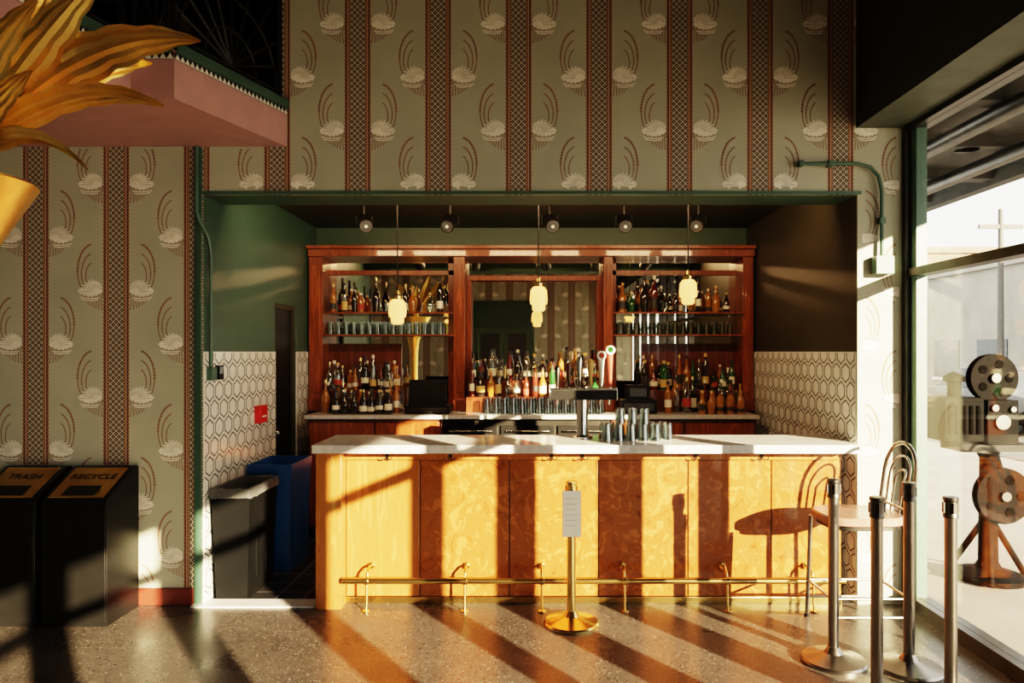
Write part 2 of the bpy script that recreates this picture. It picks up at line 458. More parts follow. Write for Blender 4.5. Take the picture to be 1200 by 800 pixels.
building('street_building', 30, 40, 18, 30, 4.5, 'bldg', 1, 4)
pl = MB(); pl.lathe(17.0, 25.5, -.08, [(.12, 0), (.08, 7)], 'pole', 12); pl.box(16.2, 17.8, 25.45, 25.55, 6.2, 6.35, 'pole'); pl.build('utility_pole')
ca = MB()
def carsec(y, w_, z0, z1): return [(11 - w_, y, z0), (11 + w_, y, z0), (11 + w_, y, z1), (11 - w_, y, z1)]
ca.loft([carsec(y, w_, .18, z) for y, w_, z in ((14.0, .78, .62), (14.1, .86, .72), (15.1, .9, .84), (17.6, .9, .86), (18.3, .86, .80), (18.4, .8, .6))], 'carp')
ca.loft([carsec(y, w_, .8, z) for y, w_, z in ((15.0, .78, .84), (15.7, .68, 1.32), (16.9, .68, 1.34), (17.9, .76, .86))], 'dwin')
ca.loft([carsec(y, w_, 1.30, z) for y, w_, z in ((15.65, .66, 1.33), (16.2, .68, 1.38), (16.95, .66, 1.35))], 'carp')
for y in (14.8, 17.5):
    for x in (10.12, 11.68): ca.lathe(x, y, .25, [(.32, 0), (.32, .2)], 'black', 20, axis='x'); ca.lathe(x - .01, y, .25, [(.18, 0), (.18, .22)], 'chrome', 16, axis='x')
ca.build('parked_car', .03)
# antique film projector on pedestal
pj = MB(); px, py = 3.60, 5.55
pj.lathe(px, py, -.08, [(.26, 0), (.26, .04), (.10, .09), (.07, .14), (.06, .95), (.09, 1.02)], 'projm', 24)
for a in (0, 2.1, 4.2):
    pj.tube([(px + .05 * math.cos(a), py + .05 * math.sin(a), .35), (px + .30 * math.cos(a), py + .30 * math.sin(a), -.06)], .025, 'projm', 8)
pj.box(px - .30, px + .26, py - .14, py + .14, .94, 1.0, 'projm')
pj.box(px - .08, px + .16, py - .12, py + .12, 1.0, 1.34, 'projm')
pj.box(px - .42, px - .12, py - .14, py + .14, 1.02, 1.36, 'projm')
for i in range(5): pj.box(px - .40 + i * .055, px - .375 + i * .055, py - .15, py - .14, 1.08, 1.30, 'projd')
pj.lathe(px - .27, py, 1.36, [(.05, 0), (.05, .12), (.08, .12), (.08, .16), (.01, .2)], 'projm', 16)
pj.lathe(px + .16, py, 1.18, [(.045, 0), (.045, .12), (.06, .12), (.06, .22)], 'projd', 18, axis='x')
for cz, rr, cx in ((1.51, .19, px + .02), (.58, .22, px + .10)):
    pj.lathe(cx, py - .05, cz, [(rr, 0), (rr, .012), (rr * .3, .014), (rr * .3, .05), (rr, .052), (rr, .07)], 'projm', 32, axis='y')
    pj.lathe(cx, py - .075, cz, [(.04, 0), (.04, .03)], 'steeld', 16, axis='y')
    for i in range(5):
        a = 2 * math.pi * i / 5
        pj.lathe(cx + rr * .6 * math.cos(a), py - .056, cz + rr * .6 * math.sin(a), [(rr * .18, 0), (rr * .18, .008)], 'projd', 14, axis='y')
pj.tube([(px + .05, py - .02, 1.34), (px + .02, py - .02, 1.4)], .04, 'projm'); pj.tube([(px + .04, py, .95), (px + .10, py, .75)], .03, 'projm')
pj.lathe(px + .03, py - .14, 1.17, [(.06, 0), (.06, .03)], 'steeld', 18, axis='y')
pj.lathe(px - .03, py - .14, 1.28, [(.03, 0), (.03, .03)], 'steeld', 14, axis='y'); pj.lathe(px + .11, py - .14, 1.27, [(.025, 0), (.025, .03)], 'steeld', 14, axis='y')
pj.build('film_projector', .004)

# ---------------------------------------------------------------- bar counter
b = MB()
b.box(-1.47, 2.152, 4.62, 5.20, 1.045, 1.10, 'marble')
b.box(-1.455, -1.285, 4.66, 5.14, 0, 1.045, 'honey')
b.box(-1.285, 2.10, 4.80, 5.10, .03, 1.045, 'seam')
xs = [-1.285, -.78, -.17, .44, 1.05, 1.62, 2.10]
for i in range(6):
    k = 'honey' if i == 0 else 'burl'
    b.box(xs[i] + .004, xs[i + 1] - .004, 4.78, 4.80, .05, .975, k)
b.box(-1.285, 2.10, 4.772, 4.80, .980, 1.045, 'honey')
b.box(-1.285, 2.10, 4.772, 4.80, 0, .045, 'brass')
b.tube([(-1.27, 4.635, .20), (2.06, 4.635, .20)], .021, 'brass', 14)
for x in (-1.11, -.46, .05, .60, 1.28, 1.85):
    b.tube([(x, 4.78, .26), (x, 4.71, .27), (x, 4.66, .245), (x, 4.64, .20)], .009, 'brass', 8)
    b.lathe(x, 4.758, .26, [(.022, 0), (.022, .022)], 'brass', 14, axis='y')
    b.lathe(x - .015, 4.635, .20, [(.026, 0), (.026, .03)], 'brass', 14, axis='x')
    b.tube([(x, 4.635, .18), (x, 4.635, .06), (x, 4.62, .0)], .008, 'brass', 8); b.lathe(x, 4.62, 0, [(.025, 0), (.025, .01)], 'brass', 12)
for x in (-1.0, -.57, .12, .33, 1.10, 1.55):
    for s in (-1, 1):
        b.tube([(x, 4.768, 1.005), (x + s * .012, 4.748, .985), (x + s * .028, 4.733, .985), (x + s * .036, 4.728, 1.005)], .004, 'blackm', 6)
    b.lathe(x, 4.762, 1.008, [(.012, 0), (.012, .012)], 'blackm', 10, axis='y')
b.build('bar_counter', .003)

# beer tower
bt = MB(); bx, by = .345, 5.02
bt.lathe(bx, by, 1.10, [(.075, 0), (.075, .012), (.045, .02), (.042, .03), (.042, .275)], 'chrome', 24)
bt.box(.115, .585, by - .05, by + .05, 1.375, 1.455, 'black')
bt.box(.108, .115, by - .055, by + .055, 1.37, 1.46, 'chrome'); bt.box(.585, .592, by - .055, by + .055, 1.37, 1.46, 'chrome')
bt.box(.115, .585, by - .056, by - .05, 1.455 - .012, 1.46, 'chrome')
for i, x in enumerate((.17, .25, .33, .41, .49, .555)):
    bt.tube([(x, by + .05, 1.41), (x, by + .10, 1.40), (x, by + .12, 1.33)], .011, 'chrome', 8)
    bt.tube([(x, by + .09, 1.40), (x, by + .09, 1.47)], .008, 'chrome', 8)
hs = [('steeld', .15), ('woodd', .17), ('chrome', .22), ('lab2', .2), ('paper', .25), ('lab4', .29)]
for x, (k, h) in zip((.17, .25, .33, .41, .49, .555), hs):
    bt.lathe(x, by + .09, 1.46, [(.008, 0), (.012, .02), (.020, h * .6), (.024, h * .9), (.018, h), (.004, h + .005)], k, 14)
    if h > .24:
        bt.lathe(x, by + .06, 1.46 + h - .02, [(.034, 0), (.034, .02)], 'lab1' if k == 'lab4' else k, 20, axis='y')
        bt.lathe(x, by + .057, 1.46 + h - .02, [(.020, 0), (.020, .003)], 'lab4' if k != 'lab4' else 'bgrn', 20, axis='y')
bt.build('beer_tap_tower', .002)

def tumbler(mb, x, y, z, h=.12, r=.038, inv=True):
    p = [(r * .75, 0), (r, h), (r * .94, h), (r * .70, .01), (0, .01)]
    if inv: p = [(r, 0), (r * .75, h), (0, h), (0, h - .008), (r * .70, h - .01), (r * .94, 0)]
    mb.lathe(x, y, z, p, 'glass', 14)
g = MB()
for j in range(3):
    for i in range(6 - (j == 0)):
        tumbler(g, .50 + i * .085 + .02 * (j % 2), 4.86 + j * .085, 1.10, .115)
for j in range(2):
    for i in range(3):
        tumbler(g, .60 + i * .085 + .02 * j, 4.91 + j * .085, 1.2165, .10, .036)
g.build('pint_glasses')

# ---------------------------------------------------------------- back bar
k = MB()
BZ = 1.13
k.box(-2.12, 2.08, 6.45, 7.2, BZ - .035, BZ, 'marble')
k.box(-2.10, -.86, 6.50, 7.2, .05, BZ - .035, 'woodd'); k.box(.72, 2.06, 6.50, 7.2, .05, BZ - .035, 'woodd')
k.box(-.86, .72, 6.52, 7.2, .05, BZ - .035, 'steeld')
for x in (-2.08, -1.47): k.box(x, x + .59, 6.48, 6.50, .1, BZ - .06, 'wood')
for x in (.74, 1.4): k.box(x, x + .64, 6.48, 6.50, .1, BZ - .06, 'wood')
for x in (-.84, -.31, .22):
    k.box(x, x + .5, 6.50, 6.52, .1, 1.03, 'black'); k.tube([(x + .05, 6.48, .98), (x + .45, 6.48, .98)], .01, 'chrome', 8)
k.box(-2.10, 2.06, 6.52, 7.2, 0, .05, 'black')
FY0, FY1 = 6.94, 7.2
posts = [(-2.235, -2.10), (-.80, -.69), (.69, .78), (2.07, 2.175)]
for a, c in posts:
    k.box(a, c, FY0, FY1, BZ, 2.66, 'wood'); k.box(a - .008, c + .008, FY0 - .015, FY0, BZ, BZ + .12, 'wood')
    k.box(a + .025, c - .025, FY0 - .01, FY0, BZ + .18, 2.58, 'wood')
k.box(-2.238, 2.18, FY0 - .03, FY1, 2.66, 2.73, 'wood'); k.box(-2.242, 2.182, FY0 - .07, FY1, 2.73, 2.765, 'wood')
k.box(-.69, .69, 7.10, 7.15, 2.44, 2.49, 'wood')
k.box(-.69, -.64, 7.10, 7.15, BZ, 2.44, 'wood'); k.box(.64, .69, 7.10, 7.15, BZ, 2.44, 'wood')
k.box(-2.10, 2.07, 7.2, 7.24, BZ, 2.66, 'woodd')
k.box(-2.10, -.80, 7.19, 7.2, BZ, 2.66, 'mirror'); k.box(.78, 2.07, 7.19, 7.2, BZ, 2.66, 'mirror'); k.box(-.69, .69, 7.19, 7.2, BZ, 2.66, 'mirror')
k.box(-2.10, -1.36, 7.16, 7.19, BZ, 1.80, 'woodd'); k.box(-.88, -.80, 7.16, 7.19, BZ, 2.66, 'wood')
k.box(1.10, 2.07, 7.16, 7.19, BZ, 1.80, 'woodd'); k.box(.78, .84, 7.16, 7.19, BZ, 2.66, 'wood')
for x0, x1 in ((-2.10, -.80), (.78, 2.07)):
    k.box(x0, x1, 7.16, 7.19, 2.50, 2.55, 'wood')
    for z in (2.107, 1.887):
        k.box(x0, x1, 6.92, 7.15, z - .014, z, 'shelfg'); k.box(x0, x1, 6.905, 6.92, z - .014, z + .002, 'wood')
k.box(-2.08, -1.32, 6.88, 7.13, BZ, 1.34, 'woodd'); k.box(-.66, .66, 6.76, 6.90, BZ, 1.28, 'woodd'); k.box(-.66, .66, 6.90, 7.08, BZ, 1.43, 'woodd')
k.box(1.05, 2.05, 6.88, 7.13, BZ, 1.34, 'woodd')
k.build('back_bar_cabinet', .003)

B = MB()
gl = ['bamb', 'bamb', 'bamb', 'bgrn', 'bdark', 'bdark', 'bdark', 'bclear', 'bclear', 'bclear', 'bclear', 'bred']
lb = ['lab1', 'lab1', 'lab1', 'lab1', 'lab2', 'lab3', 'lab4']
def bottle(x, y, z, h=None, r=None, kg=None, kl=None):
    h = h or random.choice((random.uniform(.19, .25), random.uniform(.26, .30), random.uniform(.30, .37))); r = r or random.uniform(.027, .043)
    kg = kg or random.choice(gl); kl = kl or random.choice(lb)
    sh = random.uniform(.50, .70); nk = random.uniform(.28, .38)
    style = random.random()
    if style < .55: prof = [(r * .9, 0), (r, .008), (r, sh * h), (r * .85, (sh + .06) * h), (r * nk * 1.1, (sh + .14) * h), (r * nk, .92 * h)]
    elif style < .8: prof = [(r * .9, 0), (r, .008), (r, (sh - .08) * h), (r * .75, (sh + .02) * h), (r * .5, (sh + .12) * h), (r * nk, .92 * h)]
    else: prof = [(r * .8, 0), (r * 1.15, .3 * h), (r * 1.1, .5 * h), (r * .6, .62 * h), (r * nk, .72 * h), (r * nk, .92 * h)]
    B.lathe(x, y, z, prof, kg, 12)
    B.lathe(x, y, z, [(r * nk * 1.25, .90 * h), (r * nk * 1.25, h)], random.choice(['lab3', 'brass', 'lab3', 'lab3', 'lab2', 'lab1', 'brass']), 10)
    if style < .8:
        l0 = random.uniform(.08, .2); B.lathe(x, y, z, [(r * 1.015, l0 * h), (r * 1.015, (l0 + random.uniform(.15, .28)) * h)], kl, 12)
def row(x0, x1, y, z, step=.080, skip=.12, **kw):
    x = x0
    while x < x1:
        if random.random() > skip: bottle(x + random.uniform(-.008, .008), y + random.uniform(-.015, .015), z, **kw)
        x += step * random.uniform(.98, 1.15)
row(-1.86, -1.30, 6.58, BZ, .080, 0, h=.23, r=.037, kg='bdark', kl='lab1')
row(-2.0, -1.30, 6.70, BZ); row(-2.0, -1.30, 6.81, BZ)
row(-2.02, -1.33, 6.935, 1.34); row(-2.02, -1.33, 7.05, 1.34)
row(-.60, .62, 6.83, 1.28); row(-.60, .62, 6.95, 1.43); row(-.60, .62, 7.035, 1.43)
row(1.10, 2.0, 6.935, 1.34); row(1.10, 2.0, 7.05, 1.34); row(1.28, 1.98, 6.81, BZ); row(1.28, 1.98, 6.70, BZ)
row(1.58, 2.0, 6.59, BZ, .085, 0, h=.22, r=.037, kg='bamb', kl='lab3')
row(-2.02, -1.60, 7.05, 2.107, .085, .2); row(-1.30, -.90, 7.05, 2.107, .085, .2); row(.88, 2.0, 7.05, 2.107, .09, .25)
row(-2.0, -1.55, 6.97, 2.107, .10, .3); row(-1.15, -.9, 6.97, 2.107, .1, .3); row(1.1, 1.8, 6.97, 2.107, .10, .3)
B.build('liquor_bottles')
G = MB()
for x0, x1 in ((-2.03, -.86), (.86, 2.0)):
    x = x0
    while x < x1:
        tumbler(G, x, 6.97, 1.887, .13, .034); tumbler(G, x + .02, 7.06, 1.887, .13, .034); x += .078
x = -.45
while x < .62:
    tumbler(G, x, 6.62, BZ, .15, .036); tumbler(G, x + .03, 6.70, BZ, .16, .036); x += .082
x = -1.55
while x < -1.35: tumbler(G, x, 7.03, 2.107, .10, .03); x += .07
G.build('bar_glasses')
r_ = MB(); x0 = -1.22
r_.box(x0, x0 + .42, 6.58, 6.86, BZ, BZ + .08, 'black')
r_.loft([[(x0 + a, y, z) for a, y, z in ((.03, 6.62 + dy, BZ + zz), (.39, 6.62 + dy, BZ + zz), (.39, 6.65 + dy, BZ + zz), (.03, 6.65 + dy, BZ + zz))] for dy, zz in ((0, .08), (.05, .32))], 'black')
r_.box(x0 + .16, x0 + .26, 6.68, 6.80, BZ + .08, BZ + .2, 'black'); r_.box(x0 + .02, x0 + .40, 6.574, 6.58, BZ + .02, BZ + .06, 'steeld')
r_.build('cash_register', .004)
r_ = MB(); x0 = .82
r_.box(x0, x0 + .34, 6.60, 6.86, BZ, BZ + .13, 'black'); r_.box(x0 + .03, x0 + .31, 6.596, 6.60, BZ + .03, BZ + .10, 'steeld'); r_.box(x0 + .06, x0 + .28, 6.66, 6.80, BZ + .13, BZ + .27, 'black'); r_.box(x0 + .09, x0 + .25, 6.655, 6.66, BZ + .16, BZ + .24, 'dwin')
r_.build('coffee_machine', .008)

# ---------------------------------------------------------------- pendants and ceiling spots
for x, z in ((-1.075, 2.03), (.035, 2.13), (1.21, 2.185)):
    p = MB(); y = 5.5
    p.lathe(x, y, z, [(.002, -.10), (.035, -.098), (.05, -.085), (.052, -.045), (.066, -.04), (.07, 0), (.064, .07), (.045, .095), (.034, .10)], 'lamp', 24)
    p.lathe(x, y, z, [(.04, .095), (.042, .125), (.02, .14), (.012, .17)], 'brass', 20)
    p.tube([(x, y, z + .16), (x, y, 2.998)], .005, 'blackm' , 8)
    p.lathe(x, y, 2.958, [(.02, 0), (.055, .02), (.055, .04)], 'brass', 20)
    po_ = p.build('pendant_lamp')
for x, a in ((-1.43, .25), (-.705, -.1), (.13, .15), (.755, 0), (1.38, -.25)):
    tk = MB()
    tk.lathe(x, 5.88, 2.97, [(.05, 0), (.06, .01), (.06, .029)], 'blackm', 18); tk.tube([(x, 5.88, 2.98), (x, 5.88, 2.85)], .010, 'blackm', 8)
    d = Vector((a, -.70, -.42)).normalized(); c0 = Vector((x, 5.9, 2.82)) - d * .02
    tk.tube([c0, c0 + d * .03, c0 + d * .03, c0 + d * .15], .058, 'blackm', 18)
    tk.tube([c0 + d * .15, c0 + d * .153], .050, 'steel', 18); tk.tube([c0 + d * .153, c0 + d * .156], .042, 'dwin', 18); tk.tube([c0 + d * .156, c0 + d * .159], .014, 'lens', 12)
    tk.tube([(x - .066, 5.88, 2.78), (x - .066, 5.88, 2.86), (x + .066, 5.88, 2.86), (x + .066, 5.88, 2.78)], .005, 'blackm', 6)
    tk.build('ceiling_spotlight')
# added bar and fill lamps, hidden behind the header to brighten the back bar
lb_ = MB(); lb_.box(-1.9, 1.9, 5.10, 5.15, 2.965, 2.999, 'blackm'); lb_.box(-1.88, 1.88, 5.105, 5.145, 2.962, 2.965, 'lens'); lbo = lb_.build('hidden_fill_bar')
for x in (-1.4, 0, 1.4):
    L = bpy.data.lights.new('hidden_fill_light', 'AREA'); L.shape = 'RECTANGLE'; L.size = 1.1; L.size_y = .06; L.energy = 15; L.color = (1, .62, .32)
    lo_ = bpy.data.objects.new('hidden_fill_light', L); scene.collection.objects.link(lo_); lo_.parent = lbo
    lo_.location = (x, 5.14, 2.94); lo_.rotation_euler = Vector((0, 1.8, -.9)).to_track_quat('-Z', 'Y').to_euler()

# ---------------------------------------------------------------- queue posts
def stanchion(name, x, y, h, mpost, mhead, r=.028, rb=.175):
    s = MB()
    s.lathe(x, y, 0, [(rb, 0), (rb, .012), (rb * .95, .022), (rb * .5, .040), (.05, .052), (.036, .075), (r, .085), (r, h - .10)], mpost, 32)
    s.lathe(x, y, 0, [(r + .006, h - .10), (r + .006, h - .085), (r + .003, h - .08), (r + .003, h - .02), (r + .007, h - .015), (r + .007, h), (r * .5, h + .004)], mhead, 24)
    for a in range(4):
        c, d = math.cos(a * math.pi / 2), math.sin(a * math.pi / 2)
        s.box(x + c * (r + .003) - .008, x + c * (r + .003) + .008, y + d * (r + .003) - .008, y + d * (r + .003) + .008, h - .075, h - .025, mhead)
    return s
for x, y in ((1.66, 3.88), (2.03, 3.79), (1.67, 3.41), (2.03, 3.41)):
    stanchion('s', x, y, 1.01, 'steel', 'steeld').build('queue_stanchion')
s = stanchion('s', .235, 4.42, .90, 'brass', 'brass')
sy = 4.37
s.box(.235 - .058, .235 + .058, sy, sy + .006, .56, .85, 'chrome'); s.box(.235 - .056, .235 + .056, sy - .002, sy, .562, .848, 'paper')
for i in range(6): s.box(.235 - .040, .235 + .040 - .01 * (i % 3), sy - .0028, sy - .002, .80 - i * .034, .8025 - i * .034, 'ink')
s.box(.235 - .012, .235 + .012, sy + .006, 4.40, .66, .72, 'brass')
s.build('menu_sign_stand')

# ---------------------------------------------------------------- bar stool
st = MB(); sx, sy_ = 2.01, 4.36
n = 28; ring = []
for i in range(n):
    a = 2 * math.pi * i / n; c, d = math.cos(a), math.sin(a)
    ring.append((sx + .25 * math.copysign(abs(c) ** .6, c), sy_ + .20 * math.copysign(abs(d) ** .6, d)))
def sc(f): return [(sx + (p[0] - sx) * f, sy_ + (p[1] - sy_) * f) for p in ring]
st.loft([[(a, b_, z) for a, b_ in sc(f)] for f, z in ((.94, .668), (1, .676), (1, .712), (.96, .722), (.7, .720))], 'seat')
st.loft([[(a, b_, z) for a, b_ in sc(f)] for f, z in ((.9, .644), (.9, .668))], 'steeld')
legs = [(-.22, -.17), (-.22, .17), (.22, .17), (.22, -.17)]
for lx, ly in legs:
    st.tube([(sx + lx, sy_ + ly, .66), (sx + lx * 1.08, sy_ + ly * 1.1, .005)], .013, 'steel', 10)
    st.lathe(sx + lx * 1.08, sy_ + ly * 1.1, 0, [(.018, 0), (.018, .015)], 'black', 12)
for z, f in ((.24, 1.055), (.13, 1.07)):
    pts = [(sx + a * f, sy_ + b_ * (f + .01), z) for a, b_ in legs]
    for i in range(4):
        if z < .2 and i % 2 == 0: continue
        st.tube([pts[i], pts[(i + 1) % 4]], .009, 'steel', 8)
def hoop(w, ztop, zb=.66, lean=.07, r=.012):
    pts = []
    for i in range(6): 
        t = i / 6; pts.append((sx + .225 + lean * t * .6, sy_ - w, zb + (ztop - w - zb) * t))
    for i in range(13):
        a = math.pi * i / 12; z = ztop - w + w * math.sin(a)
        pts.append((sx + .225 + lean * (.6 + .4 * math.sin(a)), sy_ - w * math.cos(a), z))
    for i in range(6):
        t = 1 - (i + 1) / 6; pts.append((sx + .225 + lean * t * .6, sy_ + w, zb + (ztop - w - zb) * t))
    st.tube(pts, r, 'steel', 10)
hoop(.185, 1.15); hoop(.115, 1.07, r=.007); hoop(.05, .98, r=.007)
st.tube([(sx + .23, sy_ - .19, .76), (sx + .23, sy_ + .19, .76)], .008, 'steel', 8)
st.build('bar_stool')

# ---------------------------------------------------------------- bins
def cabinet_bin(name, x0, x1, label):
    emp = bpy.data.objects.new(name, None); scene.collection.objects.link(emp)
    c = MB(); y0, y1 = 4.37, 4.725
    c.box(x0, x1, y0, y1, 0, .76, 'black')
    c.box(x0 + .01, x1 - .01, y0 - .004, y0, .03, .74, 'black')
    n = len(c.v)
    c.v += [(x0, y0, .76), (x1, y0, .76), (x1, y1, .76), (x0, y1, .76), (x0, y0, .79), (x1, y0, .79), (x1, y1 - .05, .95), (x0, y1 - .05, .95), (x1, y1, .95), (x0, y1, .95)]
    for q in ((0, 1, 5, 4), (4, 5, 6, 7), (7, 6, 8, 9), (2, 3, 9, 8), (3, 2, 1, 0)): c.face([n + i for i in q], 'black')
    c.face([n + i for i in (1, 2, 8, 6, 5)], 'black'); c.face([n + i for i in (3, 0, 4, 7, 9)], 'black')
    sl = (.95 - .79) / (y1 - .05 - y0)
    def P(x, t, lift): 
        y = y0 + (y1 - .05 - y0) * t; nrm = Vector((0, -sl, 1)).normalized()
        return tuple(Vector((x, y, .79 + (.16) * t)) + nrm * lift)
    a, b_ = x0 + .03, x1 - .03
    c.poly([P(a, .06, .004), P(b_, .06, .004), P(b_, .94, .004), P(a, .94, .004)], 'brassd')
    for e in ((a, b_, .06, .06), (a, b_, .94, .94)):
        c.tube([P(e[0], e[2], .004), P(e[1], e[3], .004)], .004, 'brass', 6)
    c.poly([P(a + .07, .12, .0055), P(b_ - .07, .12, .0055), P(b_ - .07, .4, .0055), P(a + .07, .4, .0055)], 'blackm')
    o = c.build('cabinet_body', .005); o.parent = emp
    cu = bpy.data.curves.new('label_text', 'FONT'); cu.body = label; cu.size = .072; cu.align_x = 'CENTER'; cu.extrude = .001
    cu.materials.append(M['black']); to = bpy.data.objects.new('label_text', cu); scene.collection.objects.link(to)
    to.location = P((x0 + x1) / 2, .60, .006); to.rotation_euler = (math.atan(sl), 0, 0); to.parent = emp
cabinet_bin('recycling_bin', -3.08, -2.67, 'RECYCLE')
cabinet_bin('trash_bin', -3.53, -3.12, 'TRASH')
def slimbin(name, x0, x1, y0, y1, h, kk, bag):
    c = MB(); t = .03
    def rect(i, z): return [(x0 + i, y0 + i, z), (x1 - i, y0 + i, z), (x1 - i, y1 - i, z), (x0 + i, y1 - i, z)]
    c.loft([rect(t, .002), rect(.006, h - .06), rect(.0, h - .06), rect(0, h), rect(.012, h), rect(.03, .06)], kk)
    for yy in (y0 + (y1 - y0) * .33, y0 + (y1 - y0) * .66): c.box(x1 - .022, x1 - .012, yy - .02, yy + .02, .12, h - .1, kk)
    if bag:
        random.seed(3)
        N = 40
        def rr(i, z, wob):
            out = []
            for q in range(N):
                s_ = q / N * 4; e = int(s_); f = s_ - e
                R = rect(i, z); p = Vector(R[e]).lerp(Vector(R[(e + 1) % 4]), f)
                out.append(p + Vector((random.uniform(-wob, wob), random.uniform(-wob, wob), random.uniform(-wob, wob))))
            return out
        c.loft([rr(-.006, h - .06, .005), rr(-.004, h - .02, .002), rr(-.003, h + .006, .002), rr(.02, h + .004, .003), rr(.04, h - .25, .006)], 'bag', cap=False)
    return c.build(name)
slimbin('waste_bin', -2.225, -1.95, 4.80, 5.33, .77, 'bin', True)
slimbin('recycling_tub', -2.225, -1.88, 5.42, 5.92, .84, 'blue', False)

# ---------------------------------------------------------------- wall fittings
cd = MB()
cd.tube([(1.80, 4.72, 2.985), (2.18, 4.72, 2.985), (2.27, 4.72, 2.96), (2.325, 4.72, 2.90), (2.345, 4.72, 2.80), (2.345, 4.72, 2.36)], .013, 'greenl', 10)
cd.box(2.29, 2.41, 4.68, YW - .003, 2.24, 2.36, 'greenl'); cd.box(1.785, 1.81, 4.70, YW - .003, 2.965, 3.005, 'greenl')
for x, z in ((2.0, 2.985), (2.345, 2.6)): cd.box(x - .02, x + .02, 4.70, YW - .003, z - .02, z + .02, 'greenl')
cd.build('electrical_conduit', .002)
cd = MB()
cd.tube([(-2.275, 4.715, 3.10), (-2.275, 4.715, 2.66), (-2.26, 4.73, 2.60), (-2.235, 4.80, 2.5), (-2.235, 4.84, 2.40), (-2.235, 4.84, 1.60)], .013, 'greenl', 10)
cd.box(-2.246, -2.21, 4.80, 4.88, 1.52, 1.61, 'greenl'); cd.build('electrical_conduit', .002)
th = MB(); th.box(-2.248, -2.22, 4.93, 5.01, 1.52, 1.62, 'black'); th.box(-2.22, -2.217, 4.94, 5.0, 1.56, 1.61, 'dwin'); th.build('thermostat', .003)
fa = MB(); fa.box(-2.248, -2.20, 5.62, 5.78, 1.14, 1.28, 'redp'); fa.box(-2.20, -2.192, 5.66, 5.74, 1.185, 1.20, 'white'); fa.build('fire_alarm_pull_station', .004)

# ---------------------------------------------------------------- balcony
bc = MB()
YB = YW - .004
edge = [(-1.68, YB), (-1.98, 3.85), (-2.22, 3.85), (-2.42, 3.0), (-3.2, 2.4), (-5.18, 2.4)]
poly = edge + [(-5.18, YB)]
bc.prism(poly[::-1], 3.109, 3.38, 'pink')
for i in range(len(edge) - 1):
    a, c = Vector(edge[i]), Vector(edge[i + 1]); d = (c - a); L = d.length; d.normalize(); nr = Vector((-d.y, d.x))
    mid = (a + c) / 2
    if nr.dot(Vector((-3.5, 4.2)) - mid) > 0: nr = -nr
    def Q(t, z, o): p = a + d * t + nr * o; return (p.x, p.y, z)
    for z0, z1, o, kk in ((3.36, 3.42, .02, 'green'),):
        bc.poly([Q(0, z0, o), Q(L, z0, o), Q(L, z1, o), Q(0, z1, o)], kk); bc.poly([Q(0, z0, 0), Q(L, z0, 0), Q(L, z0, o), Q(0, z0, o)], kk)
        bc.poly([Q(0, z1, o), Q(L, z1, o), Q(L, z1, -.05), Q(0, z1, -.05)], kk)
    nt_ = max(2, int(L / .035))
    bc.poly([Q(0, 3.325, .004), Q(L, 3.325, .004), Q(L, 3.362, .004), Q(0, 3.362, .004)], 'black')
    for j in range(nt_):
        s0, s1 = L * j / nt_, L * (j + 1) / nt_
        bc.poly([Q(s0, 3.327, .006), Q(s1, 3.327, .006), Q((s0 + s1) / 2, 3.36, .006)], 'white')
    t0 = .03
    bc.tube([Q(t0, 4.35, -.04), Q(L, 4.35, -.04)], .022, 'blackm', 8); bc.tube([Q(t0, 3.47, -.04), Q(L, 3.47, -.04)], .014, 'blackm', 8)
    bc.tube([Q(t0, 3.38, -.04), Q(t0, 4.37, -.04)], .022, 'blackm', 8)
    nb = max(1, round(L / .75))
    for q in range(nb):
        s0, s1 = L * q / nb, L * (q + 1) / nb; m_ = (s0 + s1) / 2; hw = (s1 - s0) / 2
        bc.tube([Q(s1, 3.42, -.04), Q(s1, 4.35, -.04)], .014, 'blackm', 6)
        for j in range(9):
            an = math.radians(20 + 140 * j / 8)
            ln = min(.86, hw / max(abs(math.cos(an)), .01) * .95)
            bc.tube([Q(m_, 3.48, -.04), Q(m_ + ln * math.cos(an), 3.48 + ln * math.sin(an), -.04)], .010, 'blackm', 6)
        for rr_ in (.22, .42):
            rr_ = min(rr_, hw * .95)
            bc.tube([Q(m_ + rr_ * math.cos(math.pi * j / 10), 3.48 + rr_ * math.sin(math.pi * j / 10), -.04) for j in range(11)], .010, 'blackm', 6)
bc.build('balcony')
lm = MB(); lm.lathe(-2.85, 5.6, 3.38, [(.12, 0), (.12, .02), (.02, .04), (.02, .75)], 'brass', 20)
lm.lathe(-2.85, 5.6, 4.13, [(.13, 0), (.08, .26), (.07, .26), (.12, .01)], 'gold', 24); lm.build('brass_floor_lamp')

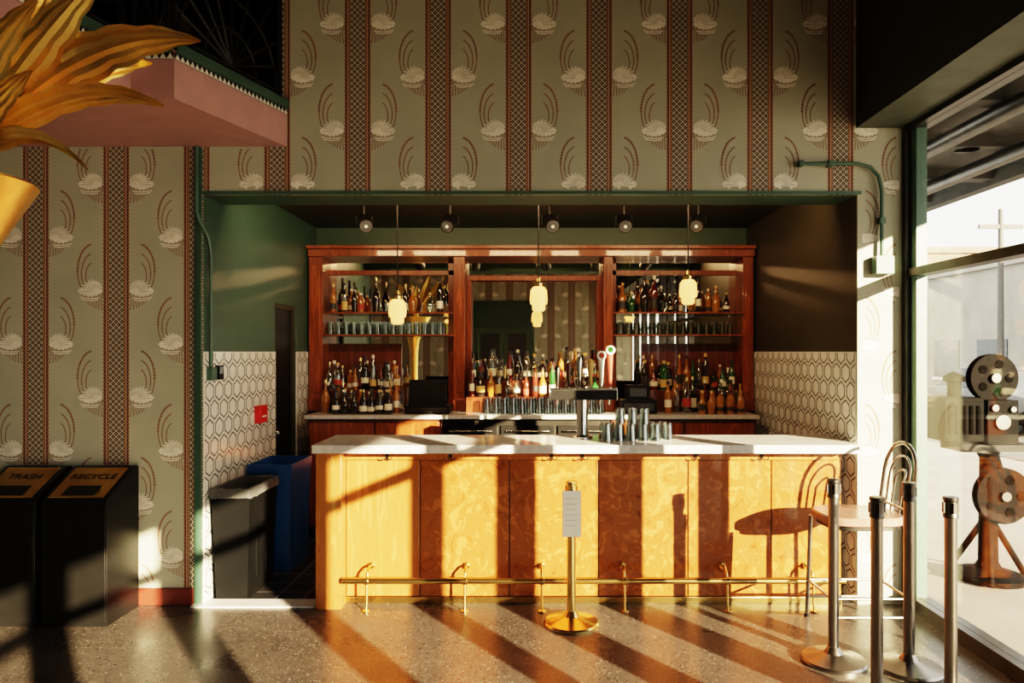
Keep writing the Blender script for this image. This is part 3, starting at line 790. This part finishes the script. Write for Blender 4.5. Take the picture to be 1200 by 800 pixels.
# ---------------------------------------------------------------- golden palm
gp = MB(); cx, cy, cz = -2.06, 2.40, 2.40
gp.lathe(cx, cy, 0, [(.22, 0), (.22, .04), (.10, .08), (.075, .4), (.065, 1.4), (.075, 1.75), (.10, 1.92), (.18, 2.09), (.25, 2.22), (.30, 2.305), (.29, 2.315), (.05, 2.2)], 'gold', 40)
def leaf(base, tip, W, arch, twist, fold=.22):
    base, tip = Vector(base), Vector(tip); N = 22; rings = []
    for i in range(N + 1):
        t = i / N
        p = base.lerp(tip, t) + Vector((0, 0, arch * 4 * t * (1 - t)))
        tg = (tip - base) + Vector((0, 0, arch * 4 * (1 - 2 * t))); tg.normalize()
        sd = tg.cross(Vector((0, 0, 1))).normalized(); upn = sd.cross(tg).normalized()
        a = twist + .30 * math.sin(t * 5 + W * 40)
        S = sd * math.cos(a) + upn * math.sin(a); Nn = upn * math.cos(a) - sd * math.sin(a)
        w_ = W * (math.sin(math.pi * min(1, .06 + .94 * t) ** .95) ** .85 if t < 1 else 0) + .003
        if i % 3 == 2: w_ *= .86
        r_ = []
        for q in (-1, -.75, -.5, -.25, 0, .25, .5, .75, 1):
            r_.append(p + S * q * w_ + Nn * (abs(q) * w_ * fold * 1.5 + (.007 if int(abs(q) * 4) % 2 else -.004) * (1 - t * .7)))
        rings.append(r_)
    gp.loft(rings, 'gold', cap=False, closed=False)
base = (cx + .02, cy - .02, 2.25)
for tip, W, arch, tw in (
    ((-1.12, 2.35, 2.76), .080, .17, 1.0), ((-1.36, 2.25, 2.97), .075, .05, 1.1), ((-1.27, 2.40, 2.56), .055, .15, .85),
    ((-1.50, 2.35, 2.33), .042, .15, .8), ((-1.55, 2.30, 3.02), .070, .0, 1.1), ((-1.78, 2.25, 3.10), .075, .0, 1.1),
    ((-1.42, 2.0, 2.72), .050, .10, .9), ((-1.50, 2.75, 2.85), .070, .12, 1.0), ((-2.4, 2.3, 2.9), .08, .1, 1.0), ((-2.6, 2.5, 2.6), .08, .1, .8),
    ((-2.2, 1.9, 3.0), .08, .05, 1.0), ((-1.9, 3.0, 2.8), .08, .1, .9), ((-1.58, 2.2, 2.60), .045, .05, .9)):
    leaf(base, tip, W, arch, tw)
gp.build('golden_palm_sculpture', angle=25)

# ---------------------------------------------------------------- light
sun = bpy.data.lights.new('sun', 'SUN'); sun.energy = 58; sun.color = (1, .71, .43); sun.angle = math.radians(.45)
so = bpy.data.objects.new('sun', sun); scene.collection.objects.link(so)
so.rotation_euler = Vector((-.75, 1, -.30)).to_track_quat('-Z', 'Y').to_euler()
wd = bpy.data.worlds.new('world'); scene.world = wd; wd.use_nodes = True
bg = wd.node_tree.nodes['Background']; bg.inputs[0].default_value = (1, .94, .86, 1); bg.inputs[1].default_value = 4.2
pt = bpy.data.lights.new('window_portal', 'AREA'); pt.shape = 'RECTANGLE'; pt.size = 3.1; pt.size_y = 8.8; pt.cycles.is_portal = True
po = bpy.data.objects.new('window_portal', pt); scene.collection.objects.link(po); po.location = (2.64, .3, 1.65); po.rotation_euler = (0, math.radians(90), 0)

cam = bpy.data.cameras.new('camera'); co_ = bpy.data.objects.new('camera', cam); scene.collection.objects.link(co_)
co_.location = (0, 0, H); co_.rotation_euler = (math.radians(90), 0, 0)
cam.sensor_width = 36; cam.lens = 820 / 1200 * 36; cam.shift_x = -26 / 1200; cam.shift_y = 12 / 1200; cam.clip_start = .05
scene.camera = co_
try:
    scene.view_settings.view_transform = 'Filmic'
    scene.view_settings.look = 'High Contrast'
except Exception as e: print(e)
